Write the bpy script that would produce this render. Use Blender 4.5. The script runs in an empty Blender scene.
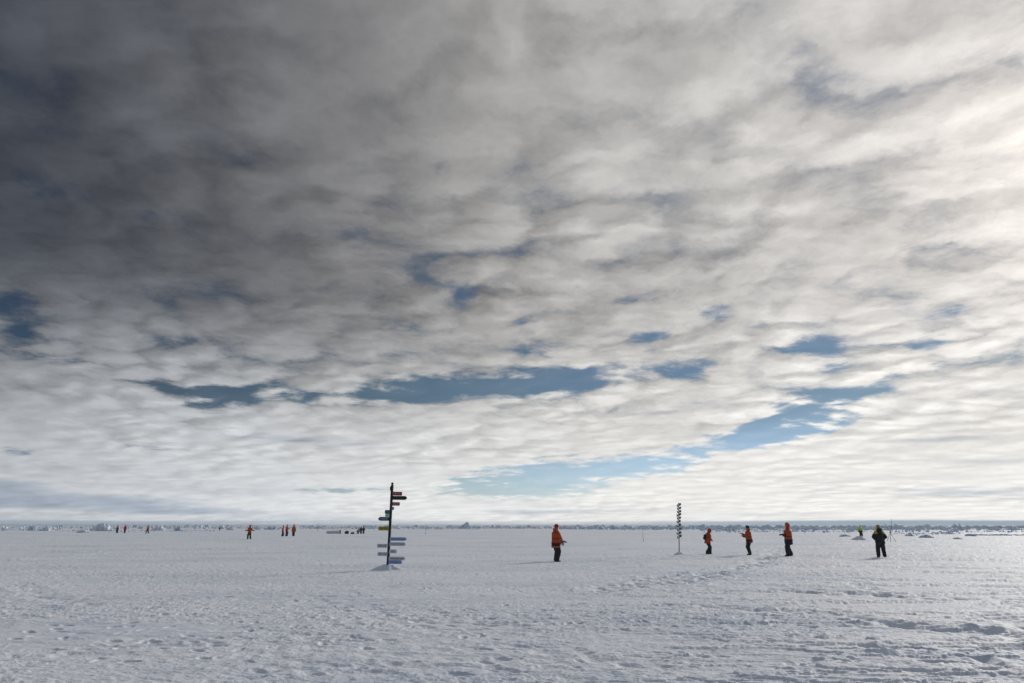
import bpy, bmesh, math, random
import numpy as np
from mathutils import Vector, Matrix, Euler
R = math.radians
PI = math.pi
random.seed(7)
SC = bpy.context.scene
COL = SC.collection

# ------------------------------------------------------------------ camera
CAM_H = 1.70
PITCH = math.atan(184.0 / 682.67)
cd = bpy.data.cameras.new('camera')
cd.lens = 24.0
cd.sensor_width = 36.0
cd.clip_start = 0.1
cd.clip_end = 200000
cam = bpy.data.objects.new('camera', cd)
COL.objects.link(cam)
cam.location = (0, 0, CAM_H)
cam.rotation_euler = (PI / 2 + PITCH, 0, 0)
SC.camera = cam

def ray(px, py):
    """world direction seen through a point of the photograph"""
    x = (px - 512) / 682.67
    u = (341.5 - py) / 682.67
    c, s = math.cos(PITCH), math.sin(PITCH)
    return Vector((x, c - u * s, s + u * c)).normalized()

# ------------------------------------------------------------------ light
SUN_AZ, SUN_EL = R(43.5), R(22.5)      # azimuth to the right of straight ahead
SUN = Vector((math.sin(SUN_AZ) * math.cos(SUN_EL), math.cos(SUN_AZ) * math.cos(SUN_EL), math.sin(SUN_EL)))
sl = bpy.data.lights.new('sun', 'SUN')
sl.energy = 2.1
sl.angle = R(13)
sl.color = (1.0, 0.95, 0.88)
so = bpy.data.objects.new('sun', sl)
COL.objects.link(so)
so.rotation_euler = SUN.to_track_quat('Z', 'Y').to_euler()
so.location = (0, 0, 50)

SC.view_settings.view_transform = 'Standard'
SC.view_settings.look = 'None'
SC.view_settings.exposure = 0
SC.view_settings.gamma = 1

W = bpy.data.worlds.new('World')
SC.world = W
W.use_nodes = True
nt = W.node_tree
nt.nodes.clear()
WN, WL = nt.nodes, nt.links

class G:
    """small expression builder over a node tree"""
    def __init__(s, tree):
        s.t = tree
    def put(s, sock, v):
        if isinstance(v, bpy.types.NodeSocket):
            s.t.links.new(v, sock)
        else:
            sock.default_value = v
    def m(s, op, a, b=None, c=None, clamp=False):
        n = s.t.nodes.new('ShaderNodeMath'); n.operation = op; n.use_clamp = clamp
        s.put(n.inputs[0], a)
        if b is not None: s.put(n.inputs[1], b)
        if c is not None: s.put(n.inputs[2], c)
        return n.outputs[0]
    def v(s, op, a, b=None, scale=None):
        n = s.t.nodes.new('ShaderNodeVectorMath'); n.operation = op
        s.put(n.inputs[0], a)
        if b is not None: s.put(n.inputs[1], b)
        if scale is not None: s.put(n.inputs['Scale'], scale)
        return n.outputs['Value'] if op in ('DOT_PRODUCT', 'LENGTH', 'DISTANCE') else n.outputs['Vector']
    def comb(s, x, y, z=0.0):
        n = s.t.nodes.new('ShaderNodeCombineXYZ')
        s.put(n.inputs[0], x); s.put(n.inputs[1], y); s.put(n.inputs[2], z)
        return n.outputs[0]
    def sep(s, a):
        n = s.t.nodes.new('ShaderNodeSeparateXYZ'); s.put(n.inputs[0], a); return n.outputs
    def noise(s, vec, scale, detail=4, rough=0.5, dist=0.0, color=False):
        n = s.t.nodes.new('ShaderNodeTexNoise')
        s.put(n.inputs['Vector'], vec)
        n.inputs['Scale'].default_value = scale
        n.inputs['Detail'].default_value = detail
        n.inputs['Roughness'].default_value = rough
        n.inputs['Distortion'].default_value = dist
        return n.outputs['Color' if color else 'Fac']
    def smooth(s, x, a, b, lo=0.0, hi=1.0):
        n = s.t.nodes.new('ShaderNodeMapRange'); n.interpolation_type = 'SMOOTHSTEP'
        s.put(n.inputs['Value'], x)
        n.inputs['From Min'].default_value = a; n.inputs['From Max'].default_value = b
        s.put(n.inputs['To Min'], lo); s.put(n.inputs['To Max'], hi)
        return n.outputs[0]
    def mix(s, f, a, b):
        n = s.t.nodes.new('ShaderNodeMix'); n.data_type = 'RGBA'
        s.put(n.inputs[0], f); s.put(n.inputs[6], a); s.put(n.inputs[7], b)
        return n.outputs[2]
    def ramp(s, f, stops):
        n = s.t.nodes.new('ShaderNodeValToRGB')
        n.color_ramp.interpolation = 'B_SPLINE' if False else 'LINEAR'
        el = n.color_ramp.elements
        while len(el) < len(stops): el.new(0.5)
        for e, (p, c) in zip(el, sorted(stops)):
            e.position = p; e.color = (*c, 1)
        s.put(n.inputs[0], f)
        return n.outputs[0]
    def mapping(s, vec, loc=(0, 0, 0), rot=(0, 0, 0), scale=(1, 1, 1), kind='POINT'):
        n = s.t.nodes.new('ShaderNodeMapping'); n.vector_type = kind
        s.put(n.inputs['Vector'], vec)
        n.inputs['Location'].default_value = loc
        n.inputs['Rotation'].default_value = rot
        n.inputs['Scale'].default_value = scale
        return n.outputs[0]

def lin(r, g, b):
    return tuple(((c / 255) / 12.92 if c / 255 <= 0.04045 else ((c / 255 + 0.055) / 1.055) ** 2.4) for c in (r, g, b))

STR = 0.05
g = G(nt)
sky = WN.new('ShaderNodeTexSky')
sky.sky_type = 'NISHITA'
sky.sun_disc = False
sky.sun_elevation = SUN_EL
sky.sun_rotation = SUN_AZ
sky.altitude = 0
sky.air_density = 1.0
sky.dust_density = 0.1
sky.ozone_density = 3.0
d = WN.new('ShaderNodeTexCoord').outputs['Generated']
sx, sy, sz = g.sep(d)
el_deg = g.m('MULTIPLY', g.m('ARCSINE', sz), 180 / PI)
az_deg = g.m('MULTIPLY', g.m('ARCTAN2', sx, sy), 180 / PI)
ang = g.comb(az_deg, el_deg, 0.0)             # bearing and height of the sky point, degrees
zc = g.m('ADD', g.m('MAXIMUM', sz, 0.0), 0.13)
P = g.comb(g.m('DIVIDE', sx, zc), g.m('DIVIDE', sy, zc), 0.0)   # the flat cloud deck
sunv = g.v('DOT_PRODUCT', d, tuple(SUN))
gam = g.m('DIVIDE', g.m('ARCCOSINE', g.m('MINIMUM', sunv, 1.0)), PI)       # angle to the sun / 180

# cloud structure on the deck: heaped cells, broken up at every scale
warp = g.v('SCALE', g.v('SUBTRACT', g.noise(P, 1.6, 3, 0.5, color=True), (0.5, 0.5, 0.5)), scale=0.30)
Pw = g.v('ADD', P, warp)
nB = g.noise(Pw, 1.0, 4, 0.5)
fw = g.v('SCALE', g.v('SUBTRACT', g.noise(P, 8.0, 6, 0.6, color=True), (0.5, 0.5, 0.5)), scale=0.17)
Pc = g.mapping(g.v('ADD', Pw, fw), rot=(0, 0, R(14)), scale=(0.9, 1.1, 1))

def density(p):
    vo = WN.new('ShaderNodeTexVoronoi'); vo.feature = 'SMOOTH_F1'; vo.voronoi_dimensions = '2D'
    vo.inputs['Scale'].default_value = 5.2
    vo.inputs['Smoothness'].default_value = 0.35
    vo.inputs['Detail'].default_value = 0.0
    WL.new(p, vo.inputs['Vector'])
    cell = g.m('MULTIPLY_ADD', vo.outputs['Distance'], -1.15, 0.92)
    cell = g.m('MULTIPLY_ADD', g.m('SUBTRACT', cell, 0.5), g.smooth(g.noise(P, 0.9, 2, 0.5), 0.38, 0.62, 0.35, 1.1), 0.5)
    n = g.noise(p, 2.8, 9, 0.60)
    return cell, n, g.m('ADD', g.m('MULTIPLY', cell, 0.42), g.m('MULTIPLY', n, 0.62))
cell, nM, D = density(Pc)
off = (math.sin(SUN_AZ - R(14)) * 0.055, math.cos(SUN_AZ - R(14)) * 0.055, 0.0)
_, _, D2 = density(g.v('ADD', Pc, off))
nF = g.noise(Pw, 12.0, 7, 0.62)
emboss = g.m('SUBTRACT', D, D2)

# openings in the deck: (x, y, half width, half height, tilt, strength)
HOLES = [
 (300,394,180,12,0,.6),(430,388,130,20,0,1.0),(560,380,110,24,-3,1.1),(500,386,120,8,0,.8),(208,398,60,16,0,.72),
 (545,478,105,26,-4,1.1),(645,464,75,18,-4,1.1),(500,488,90,14,0,.8),
 (740,440,95,16,-9,1.0),(800,424,90,20,-12,1.0),(825,398,85,13,-4,.9),
 (712,311,36,13,0,.72),(808,346,44,16,8,.68),(828,366,26,10,0,.55),(690,369,42,17,0,.66),
 (652,334,34,10,0,.7),(525,322,30,8,0,.55),(462,298,40,26,20,.42),(425,330,60,12,0,.5),(545,352,60,14,0,.55),
 (955,313,34,9,0,.45),(938,342,60,13,0,.5),(925,364,28,6,0,.5),
 (42,335,90,34,5,.58),(15,300,60,30,0,.2),(55,190,60,22,0,.38),(20,180,40,30,0,.3),(150,214,50,16,0,.38),
 (355,164,34,18,0,.38),(350,232,26,40,0,.32),(440,165,18,50,12,.4),(8,451,36,6,0,.6),(155,447,70,5,0,.4),
 (340,491,60,5,0,.6),(800,52,32,10,-10,.2),(822,76,30,10,0,.2),(855,140,34,10,-10,.4),(735,158,80,9,0,.36),
 (728,76,26,12,0,.35),(600,420,60,5,0,.3),(60,360,60,6,0,.5),(90,300,60,14,10,.4),(480,250,70,26,0,.12),
 (395,355,40,8,0,.45),(640,300,60,8,0,.35),(760,325,50,8,0,.3),(880,375,50,8,0,.3),(270,345,60,10,0,.3),
]
H = None
for (px, py, rx, ry, rot, st) in HOLES:
    r = ray(px, py)
    e = math.degrees(math.asin(r.z)); a = math.degrees(math.atan2(r.x, r.y))
    ra = ray(px + rx, py); rb = ray(px, py - ry)
    sa = abs(math.degrees(math.atan2(ra.x, ra.y)) - a)
    se = abs(math.degrees(math.asin(rb.z)) - e)
    v = g.mapping(ang, loc=(a, e, 0), rot=(0, 0, R(-rot)), scale=(sa, se, 1), kind='TEXTURE')
    gr = WN.new('ShaderNodeTexGradient'); gr.gradient_type = 'SPHERICAL'
    WL.new(v, gr.inputs[0])
    H = g.m('MULTIPLY_ADD', gr.outputs['Fac'], st, H if H is not None else 0.0)
# elsewhere in the sky the deck opens at random
back = g.m('MULTIPLY', g.smooth(nB, 0.56, 0.72), g.smooth(sy, 0.62, 0.45))
H = g.m('ADD', H, back)
thin = g.m('ADD', g.m('MULTIPLY', g.m('SUBTRACT', 0.53, D), 2.7), g.m('MULTIPLY', g.m('SUBTRACT', 0.5, nF), 1.2))
thin = g.m('MULTIPLY', thin, g.m('MAXIMUM', g.smooth(H, 0.0, 0.2), g.smooth(el_deg, 4.0, 11.0)))
hole = g.smooth(g.m('ADD', g.m('MULTIPLY', g.m('MINIMUM', H, 1.0), 1.18), thin), 0.20, 0.98)
veil = g.m('MULTIPLY', g.smooth(thin, 0.0, 0.7), g.smooth(el_deg, 4.0, 12.0, 0.0, 0.34))
hole = g.m('MULTIPLY', g.m('MAXIMUM', hole, veil), g.m('MINIMUM', g.smooth(el_deg, 15.0, 28.0, 0.90, 0.55), g.smooth(el_deg, 2.0, 9.0, 0.72, 0.90)))

# brightness of the deck: thin and bright towards the sun and the horizon
hi = g.ramp(gam, [(0.0, (1.1, 1.04, .97)), (0.035, (.90, .85, .80)), (0.07, (.66, .635, .61)), (0.13, (.54, .525, .51)), (0.21, (.40, .39, .38)),
                  (0.28, (.23, .229, .234)), (0.35, (.115, .120, .133)), (0.42, (.060, .068, .086)), (0.56, (.15, .17, .21)), (0.7, (.27, .32, .40)), (1.0, (.33, .38, .46))])
lo = g.ramp(gam, [(0.0, (1.0, .96, .90)), (0.13, (.95, .93, .89)), (0.25, (.87, .87, .85)), (0.35, (.76, .78, .80)), (0.5, (.50, .53, .56)), (1.0, (.55, .60, .68))])
low = g.m('POWER', g.smooth(el_deg, 22.0, -1.0), 1.3)
base = g.mix(low, hi, lo)
shade = g.m('MULTIPLY_ADD', g.m('SUBTRACT', D, 0.52), 0.85, 1.0)
shade = g.m('MULTIPLY_ADD', g.m('SUBTRACT', nB, 0.5), 0.85, shade)
shade = g.m('MULTIPLY_ADD', emboss, 1.9, shade)
shade = g.m('MULTIPLY_ADD', g.m('SUBTRACT', nF, 0.5), 0.42, shade)
calm = g.m('MINIMUM', g.smooth(el_deg, 1.0, 15.0, 0.26, 0.86), g.smooth(el_deg, 19.0, 34.0, 0.9, 0.62))
shade = g.m('ADD', 1.0, g.m('MULTIPLY', g.m('SUBTRACT', shade, 1.0), calm))
cloud = g.v('SCALE', base, scale=shade)
# layers seen edge-on low over the horizon
strat = g.noise(g.mapping(ang, scale=(0.05, 0.95, 1)), 1.0, 4, 0.5)
sm = g.m('MULTIPLY', g.smooth(strat, 0.48, 0.66), g.smooth(el_deg, 7.0, 2.0))
cloud = g.mix(g.m('MULTIPLY', sm, 0.45), cloud, g.v('MULTIPLY', cloud, (.66, .70, .76)))
blue = g.v('MULTIPLY', g.mix(g.smooth(el_deg, 10.0, 2.5), (.90, 1.02, 1.17, 1), (1.75, 2.0, 2.75, 1)), sky.outputs[0])
BANK = None
for (px, py, rx, ry) in [(75, 502, 190, 13), (-40, 484, 140, 10), (190, 512, 120, 6), (985, 492, 170, 12), (1000, 462, 130, 8), (930, 440, 120, 7), (560, 512, 200, 5), (300, 440, 160, 8)]:
    r = ray(px, py); ra = ray(px + rx, py); rb = ray(px, py - ry)
    e = math.degrees(math.asin(r.z)); a = math.degrees(math.atan2(r.x, r.y))
    v = g.mapping(ang, loc=(a, e, 0), scale=(abs(math.degrees(math.atan2(ra.x, ra.y)) - a), abs(math.degrees(math.asin(rb.z)) - e), 1), kind='TEXTURE')
    gr = WN.new('ShaderNodeTexGradient'); gr.gradient_type = 'SPHERICAL'
    WL.new(v, gr.inputs[0])
    BANK = g.m('MULTIPLY_ADD', gr.outputs['Fac'], (1.0 if px < 100 else 0.6), BANK if BANK is not None else 0.0)
strn = g.noise(g.mapping(ang, scale=(0.12, 1.6, 1)), 1.0, 5, 0.55)
BANK = g.smooth(g.m('ADD', BANK, g.m('MULTIPLY', g.m('SUBTRACT', strn, 0.5), 0.9)), 0.15, 0.7)
BANK = g.m('MULTIPLY', BANK, g.smooth(el_deg, 11.0, 6.0))
cloud = g.mix(BANK, cloud, g.v('MULTIPLY', cloud, (.62, .68, .77)))
out = g.mix(hole, g.v('SCALE', cloud, scale=1.0 / STR), g.v('MULTIPLY', blue, g.ramp(gam, [(0.0, (.80, .82, .78)), (0.2, (.74, .76, .70)), (0.3, (.56, .60, .55)), (0.4, (.38, .41, .42)), (1.0, (.3, .3, .35))])))
# dark water sky in a thin band on the horizon
bandh = g.m('MULTIPLY_ADD', g.noise(g.mapping(ang, scale=(0.06, 0.3, 1)), 1.0, 3, 0.5), 0.35, 0.16)
bs = g.m('MAXIMUM', g.smooth(az_deg, 4.0, 24.0), g.smooth(az_deg, -16.0, -30.0, 0.0, 0.7))
band = g.m('MULTIPLY', g.smooth(g.m('SUBTRACT', el_deg, bandh), 0.10, -0.10), g.m('MULTIPLY_ADD', bs, 0.55, 0.32))
bandc = tuple(c / STR for c in lin(134, 158, 180)) + (1,)
out = g.mix(band, out, bandc)
bg = WN.new('ShaderNodeBackground')
WL.new(out, bg.inputs[0])
bg.inputs[1].default_value = STR
wo = WN.new('ShaderNodeOutputWorld')
WL.new(bg.outputs[0], wo.inputs[0])
W.cycles.sampling_method = 'MANUAL'
W.cycles.sample_map_resolution = 256

# ------------------------------------------------------------------ helpers
def tag(o, label=None, cat=None, group=None, kind=None):
    if label: o['label'] = label
    if cat: o['category'] = cat
    if group: o['group'] = group
    if kind: o['kind'] = kind
    return o

def empty(name, loc, rz=0.0):
    o = bpy.data.objects.new(name, None)
    COL.objects.link(o)
    o.location = loc
    o.rotation_euler = (0, 0, rz)
    o.empty_display_size = 0.3
    return o

def link(name, me, mats=(), parent=None, smooth=False):
    for m_ in (mats if isinstance(mats, (list, tuple)) else [mats]):
        me.materials.append(m_)
    if smooth:
        me.polygons.foreach_set('use_smooth', [True] * len(me.polygons))
    o = bpy.data.objects.new(name, me)
    COL.objects.link(o)
    if parent is not None:
        o.parent = parent
    return o

def material(name, base, rough=0.8, var=0.25, scale=9.0, bump=0.0, bscale=30.0, spec=0.3):
    m_ = bpy.data.materials.new(name)
    m_.use_nodes = True
    t = m_.node_tree
    b = t.nodes['Principled BSDF']
    q = G(t)
    co = t.nodes.new('ShaderNodeTexCoord').outputs['Object']
    n = q.noise(co, scale, 5, 0.6)
    dk = tuple(c * (1 - var) for c in base) + (1,)
    lt = tuple(min(1, c * (1 + var)) for c in base) + (1,)
    t.links.new(q.mix(n, dk, lt), b.inputs['Base Color'])
    b.inputs['Roughness'].default_value = rough
    b.inputs['Specular IOR Level'].default_value = spec
    if bump:
        bn = t.nodes.new('ShaderNodeBump')
        bn.inputs['Strength'].default_value = bump
        bn.inputs['Distance'].default_value = 0.02
        t.links.new(q.noise(co, bscale, 4, 0.6), bn.inputs['Height'])
        t.links.new(bn.outputs[0], b.inputs['Normal'])
    return m_

M = {}
M['orange'] = material('orange_shell_cloth', (.40, .055, .012), .75, .5, 9, .9, 12)
M['redorange'] = material('red_shell_cloth', (.38, .038, .016), .75, .3, 7)
M['red'] = material('red_wool', (.34, .02, .025), .9, .3, 30)
M['maroon'] = material('dark_red_cloth', (.16, .02, .025), .85, .3, 12)
M['black'] = material('black_cloth', (.012, .012, .014), .7, .4, 9, .8, 14)
M['darkgrey'] = material('dark_grey_cloth', (.035, .036, .042), .8, .3, 12)
M['boot'] = material('black_rubber', (.010, .010, .011), .5, .3, 20)
M['hivis'] = material('yellow_green_cloth', (.50, .72, .03), .7, .2, 7)
M['yellow'] = material('yellow_cloth', (.50, .36, .02), .75, .3, 9)
M['olive'] = material('olive_knit', (.30, .22, .03), .9, .4, 25)
M['skin'] = material('skin', (.45, .25, .18), .55, .1, 12)
M['grey'] = material('grey_reflective_tape', (.45, .45, .45), .4, .1, 12)
M['hair'] = material('brown_hair', (.05, .03, .02), .7, .4, 40)
M['glossblack'] = material('black_plastic', (.01, .01, .011), .3, .2, 20, spec=.5)
M['glass'] = material('lens_glass', (.02, .02, .03), .05, .1, 20, spec=.8)

# ------------------------------------------------------------------ numeric noise
def _hash(ix, iy, seed):
    h = (ix.astype(np.int64) * 374761393 + iy.astype(np.int64) * 668265263 + seed * 974634777) & 0xFFFFFFFF
    h = ((h ^ (h >> 13)) * 1274126177) & 0xFFFFFFFF
    h = h ^ (h >> 16)
    return (h & 0xFFFFFF) / float(0xFFFFFF)

def vnoise(x, y, seed=0):
    ix = np.floor(x); iy = np.floor(y)
    fx = x - ix; fy = y - iy
    out_ = 0
    sx_ = fx * fx * fx * (fx * (fx * 6 - 15) + 10); sy_ = fy * fy * fy * (fy * (fy * 6 - 15) + 10)
    def gr(dx, dy):
        a = _hash(ix + dx, iy + dy, seed) * 2 * PI
        return np.cos(a) * (fx - dx) + np.sin(a) * (fy - dy)
    a = gr(0, 0) * (1 - sx_) + gr(1, 0) * sx_
    b = gr(0, 1) * (1 - sx_) + gr(1, 1) * sx_
    return (a * (1 - sy_) + b * sy_) * 1.4

def fbm(x, y, octs=4, seed=0, rough=0.5):
    s_, a_, f_ = 0, 1.0, 1.0
    for k in range(octs):
        s_ = s_ + a_ * vnoise(x * f_ + 17.3 * k, y * f_ - 9.1 * k, seed + k)
        a_ *= rough; f_ *= 2.03
    return s_

def sstep(x, a, b):
    t = np.clip((x - a) / (b - a), 0, 1)
    return t * t * (3 - 2 * t)

def ground_pt(px, py, z=0.0):
    r = ray(px, py)
    t = (z - CAM_H) / r.z
    return (r.x * t, r.y * t)

# trodden lines and drift edges, as routes over the ice (width m, depth m, roughness)
ROUTES = []
def route(pts, w, dep, lumpy):
    ROUTES.append(([ground_pt(*p) for p in pts], w, dep, lumpy))
route([(655, 586), (690, 580), (720, 573), (752, 566), (774, 557), (776, 549)], .65, .19, 1)
route([(600, 592), (640, 580), (690, 575)], .5, .14, 1)
route([(775, 590), (830, 594), (885, 596), (945, 600), (1024, 599), (1100, 602)], .38, .13, 1)
route([(808, 616), (850, 620), (895, 627), (950, 632), (1040, 636)], .25, .12, .6)
route([(980, 614), (1000, 621), (1030, 632), (1060, 640)], .22, .12, .6)
route([(988, 633), (1024, 643), (1060, 650)], .22, .12, .6)
route([(855, 583), (866, 589), (878, 593)], .28, .10, 1)
route([(706, 609), (745, 611), (768, 612)], .22, .12, .3)
route([(980, 660), (992, 666), (1001, 670)], .16, .12, .3)
route([(15, 583), (45, 596), (62, 602), (90, 606)], .35, .07, 1)
route([(0, 575), (100, 576), (220, 578), (330, 577)], .3, .035, 1)
route([(330, 600), (360, 610), (400, 618), (450, 626), (520, 624)], .8, .06, 1)
route([(60, 655), (120, 648), (220, 645), (300, 640), (380, 640)], .9, .05, 1)
route([(300, 668), (400, 668), (520, 672)], .8, .06, 1)
route([(520, 648), (560, 655), (620, 664), (660, 672)], .3, .06, .8)
route([(430, 556), (500, 553), (560, 557)], .8, .06, 1)
route([(590, 566), (640, 562), (680, 556), (720, 556)], 1.0, .06, 1)
route([(560, 563), (660, 558), (760, 558), (880, 559)], .9, .05, 1)
route([(860, 566), (930, 572), (1024, 576)], .6, .07, 1)
route([(880, 652), (905, 655), (925, 655)], .2, .06, .3)

def seg_dist(x, y, pts):
    dmin = np.full(x.shape, 1e9)
    along = np.zeros(x.shape)
    acc = 0.0
    for (ax, ay), (bx, by) in zip(pts[:-1], pts[1:]):
        dx, dy = bx - ax, by - ay
        L2 = dx * dx + dy * dy
        t = np.clip(((x - ax) * dx + (y - ay) * dy) / L2, 0, 1)
        dd = np.hypot(x - ax - t * dx, y - ay - t * dy)
        L = math.sqrt(L2)
        along = np.where(dd < dmin, acc + t * L, along)
        dmin = np.minimum(dmin, dd)
        acc += L
    return dmin, along

_rs = np.random.RandomState(11)
_prints = []
for k in range(34):                      # strings of footprints wandering over the near ice
    x0 = _rs.uniform(-16, 22); y0 = _rs.uniform(9, 40); a = _rs.uniform(-.45, .45) + (PI if _rs.rand() < .5 else 0)
    n = _rs.randint(6, 22)
    for i in range(n):
        a += _rs.uniform(-.12, .12)
        x0 += math.cos(a) * .62; y0 += math.sin(a) * .62
        s_ = .12 if i % 2 else -.12
        _prints.append((x0 - math.sin(a) * s_ + _rs.uniform(-.05, .05), y0 + math.cos(a) * s_, a, _rs.uniform(.35, .75)))
for k in range(170):
    _prints.append((_rs.uniform(-16, 22), _rs.uniform(8.3, 34), _rs.uniform(0, PI), _rs.uniform(.3, .7)))
for (cx_, cy_, n_) in [(-3.0, 13.5, 70), (1.5, 11.0, 60), (-7, 11, 60), (-1.0, 20, 60), (6, 15, 30)]:
    for k in range(n_):
        _prints.append((cx_ + _rs.normal(0, 2.6), cy_ + _rs.normal(0, 1.5), _rs.uniform(0, PI), _rs.uniform(.3, .7)))

def heights(x, y, fine=True):
    x = np.asarray(x, float); y = np.asarray(y, float)
    r = np.hypot(x, y)
    h = 0.04 * fbm(x / 17, y / 23, 3, 1)
    far = sstep(r, 60, 260)
    h = h + far * 0.28 * np.maximum(fbm(x / 42, y / 30, 4, 77) - .12, 0)
    # wind-packed ridges, long across the view
    u = x * math.cos(R(-7)) + y * math.sin(R(-7)); v = -x * math.sin(R(-7)) + y * math.cos(R(-7))
    wv = fbm(u / 6, v / 3, 3, 5)
    rid = 1 - np.abs(fbm(u / 2.2 + .6 * wv, v / 0.7 + .8 * wv, 5, 9, .6)) * 2.2
    patch = sstep(fbm(x / 9, y / 11, 3, 21), -.15, .35)
    h = h + 0.014 * np.clip(rid, 0, 1) ** 2 * (0.35 + patch)
    # stepped crust edges: broken wind slab
    sl_ = fbm(u / 4.5, v / 1.5, 6, 31, .6)
    right = sstep(x / np.maximum(y, 1), -.1, .55)
    h = h + (0.023 * right + .006) * sstep(sl_, .02, .06)
    h = h + 0.022 * right * sstep(sl_, .28, .31)
    # longer drifts farther out, steep towards the viewer
    mid = sstep(r, 24, 50) * (1 - sstep(r, 300, 500))
    dr = fbm(u / 21 + 3, v / 7.5, 2, 71)
    h = h + mid * (.045 * sstep(dr, .10, .16) + .05 * sstep(dr, .42, .48)) * (.4 + .6 * patch)
    # churned small lumps, patchy
    rough = 0.55 + 0.55 * sstep(fbm(x / 5, y / 4, 4, 41), -.5, .5)
    smoothp = sstep(fbm(x / 7 + 4, y / 3.5, 3, 43), .30, .42)
    rough = rough * (1 - .85 * smoothp)
    if fine:
        lm = fbm(x / .30, y / .24, 2, 51, .6)
        h = h + 0.011 * rough * lm * (1 - far)
        h = h + 0.0155 * rough * (np.abs(fbm(x / .19, y / .11, 3, 61, .62)) - .2) * sstep(r, 60, 25)
        h = h + 0.0095 * rough * np.maximum(fbm(x / .09, y / .06, 2, 63) - .05, 0) * sstep(r, 30, 14)
    for pts, w, dep, lumpy in ROUTES:
        xs = [p[0] for p in pts]; ys = [p[1] for p in pts]
        msk = (x > min(xs) - 3 * w) & (x < max(xs) + 3 * w) & (y > min(ys) - 3 * w) & (y < max(ys) + 3 * w)
        if not np.any(msk): continue
        xm, ym = x[msk], y[msk]
        dd, al = seg_dist(xm + .25 * w * fbm(xm / .6, ym / .6, 2, 3), ym + .25 * w * fbm(xm / .6, ym / .6, 2, 4), pts)
        prof = np.exp(-(dd / w) ** 2 * 1.6)
        rim = np.exp(-((dd - 1.5 * w) / (.4 * w)) ** 2)
        br = (1 - lumpy) + lumpy * sstep(fbm(xm / .5, ym / .35, 2, 8), -.3, .5)
        h[msk] += -.6 * dep * prof * br + .2 * dep * rim * (.4 + fbm(xm / .3, ym / .3, 2, 6))
    for (fx, fy, a, s_) in _prints:
        msk = (np.abs(x - fx) < .5) & (np.abs(y - fy) < .5)
        if not np.any(msk): continue
        dx = x[msk] - fx; dy = y[msk] - fy
        p_ = (dx * math.cos(a) + dy * math.sin(a)) / .12; q_ = (-dx * math.sin(a) + dy * math.cos(a)) / .055
        rr = np.sqrt(p_ * p_ + q_ * q_)
        h[msk] += s_ * (-.042 * np.exp(-rr ** 4 * .8) + .007 * np.exp(-((rr - 1.5) / .4) ** 2))
    return h

def gz(x, y):
    return float(heights(np.array([x]), np.array([y]), False)[0])

def ground_at(px, py):
    """where the line of sight meets the uneven ice"""
    r = ray(px, py)
    hz_ = math.hypot(r.x, r.y)
    t = np.geomspace(6, 500, 5000) / hz_
    x = r.x * t; y = r.y * t
    under = CAM_H + r.z * t <= heights(x, y, False)
    k = int(np.argmax(under))
    if not under.any():
        return ground_pt(px, py)
    x, y = float(x[k]), float(y[k])
    return (x, y)

# ------------------------------------------------------------------ snow material
def snow_material(name, base, detail=True, blue=0.0):
    m_ = bpy.data.materials.new(name)
    m_.use_nodes = True
    t = m_.node_tree
    b = t.nodes['Principled BSDF']
    q = G(t)
    co = t.nodes.new('ShaderNodeNewGeometry').outputs['Position']
    n1 = q.noise(q.mapping(co, scale=(.10, .22, .2)), 1.0, 5, .6)
    n2 = q.noise(q.mapping(co, scale=(1.1, 3.2, 2)), 1.0, 6, .62)
    c1 = tuple(base) + (1,)
    c2 = tuple(c * k for c, k in zip(base, (.80, .845, .90))) + (1,)
    f = q.m('ADD', q.m('MULTIPLY', n1, .5), q.m('MULTIPLY', n2, .5))
    t.links.new(q.mix(q.smooth(f, .44, .60), c1, c2), b.inputs['Base Color'])
    b.inputs['Roughness'].default_value = .68
    b.inputs['Specular IOR Level'].default_value = .26
    if detail:
        hgt = q.m('ADD', q.noise(q.mapping(co, scale=(4.0, 7.0, 5)), 1.0, 5, .65), q.m('MULTIPLY', q.noise(co, 26.0, 3, .6), .35))
        bn = t.nodes.new('ShaderNodeBump')
        bn.inputs['Strength'].default_value = .55
        bn.inputs['Distance'].default_value = .045
        t.links.new(hgt, bn.inputs['Height'])
        t.links.new(bn.outputs[0], b.inputs['Normal'])
    return m_

M['snow'] = snow_material('wind_packed_snow', (.80, .835, .90))
M['ice'] = snow_material('broken_sea_ice', (.56, .66, .77))

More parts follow.
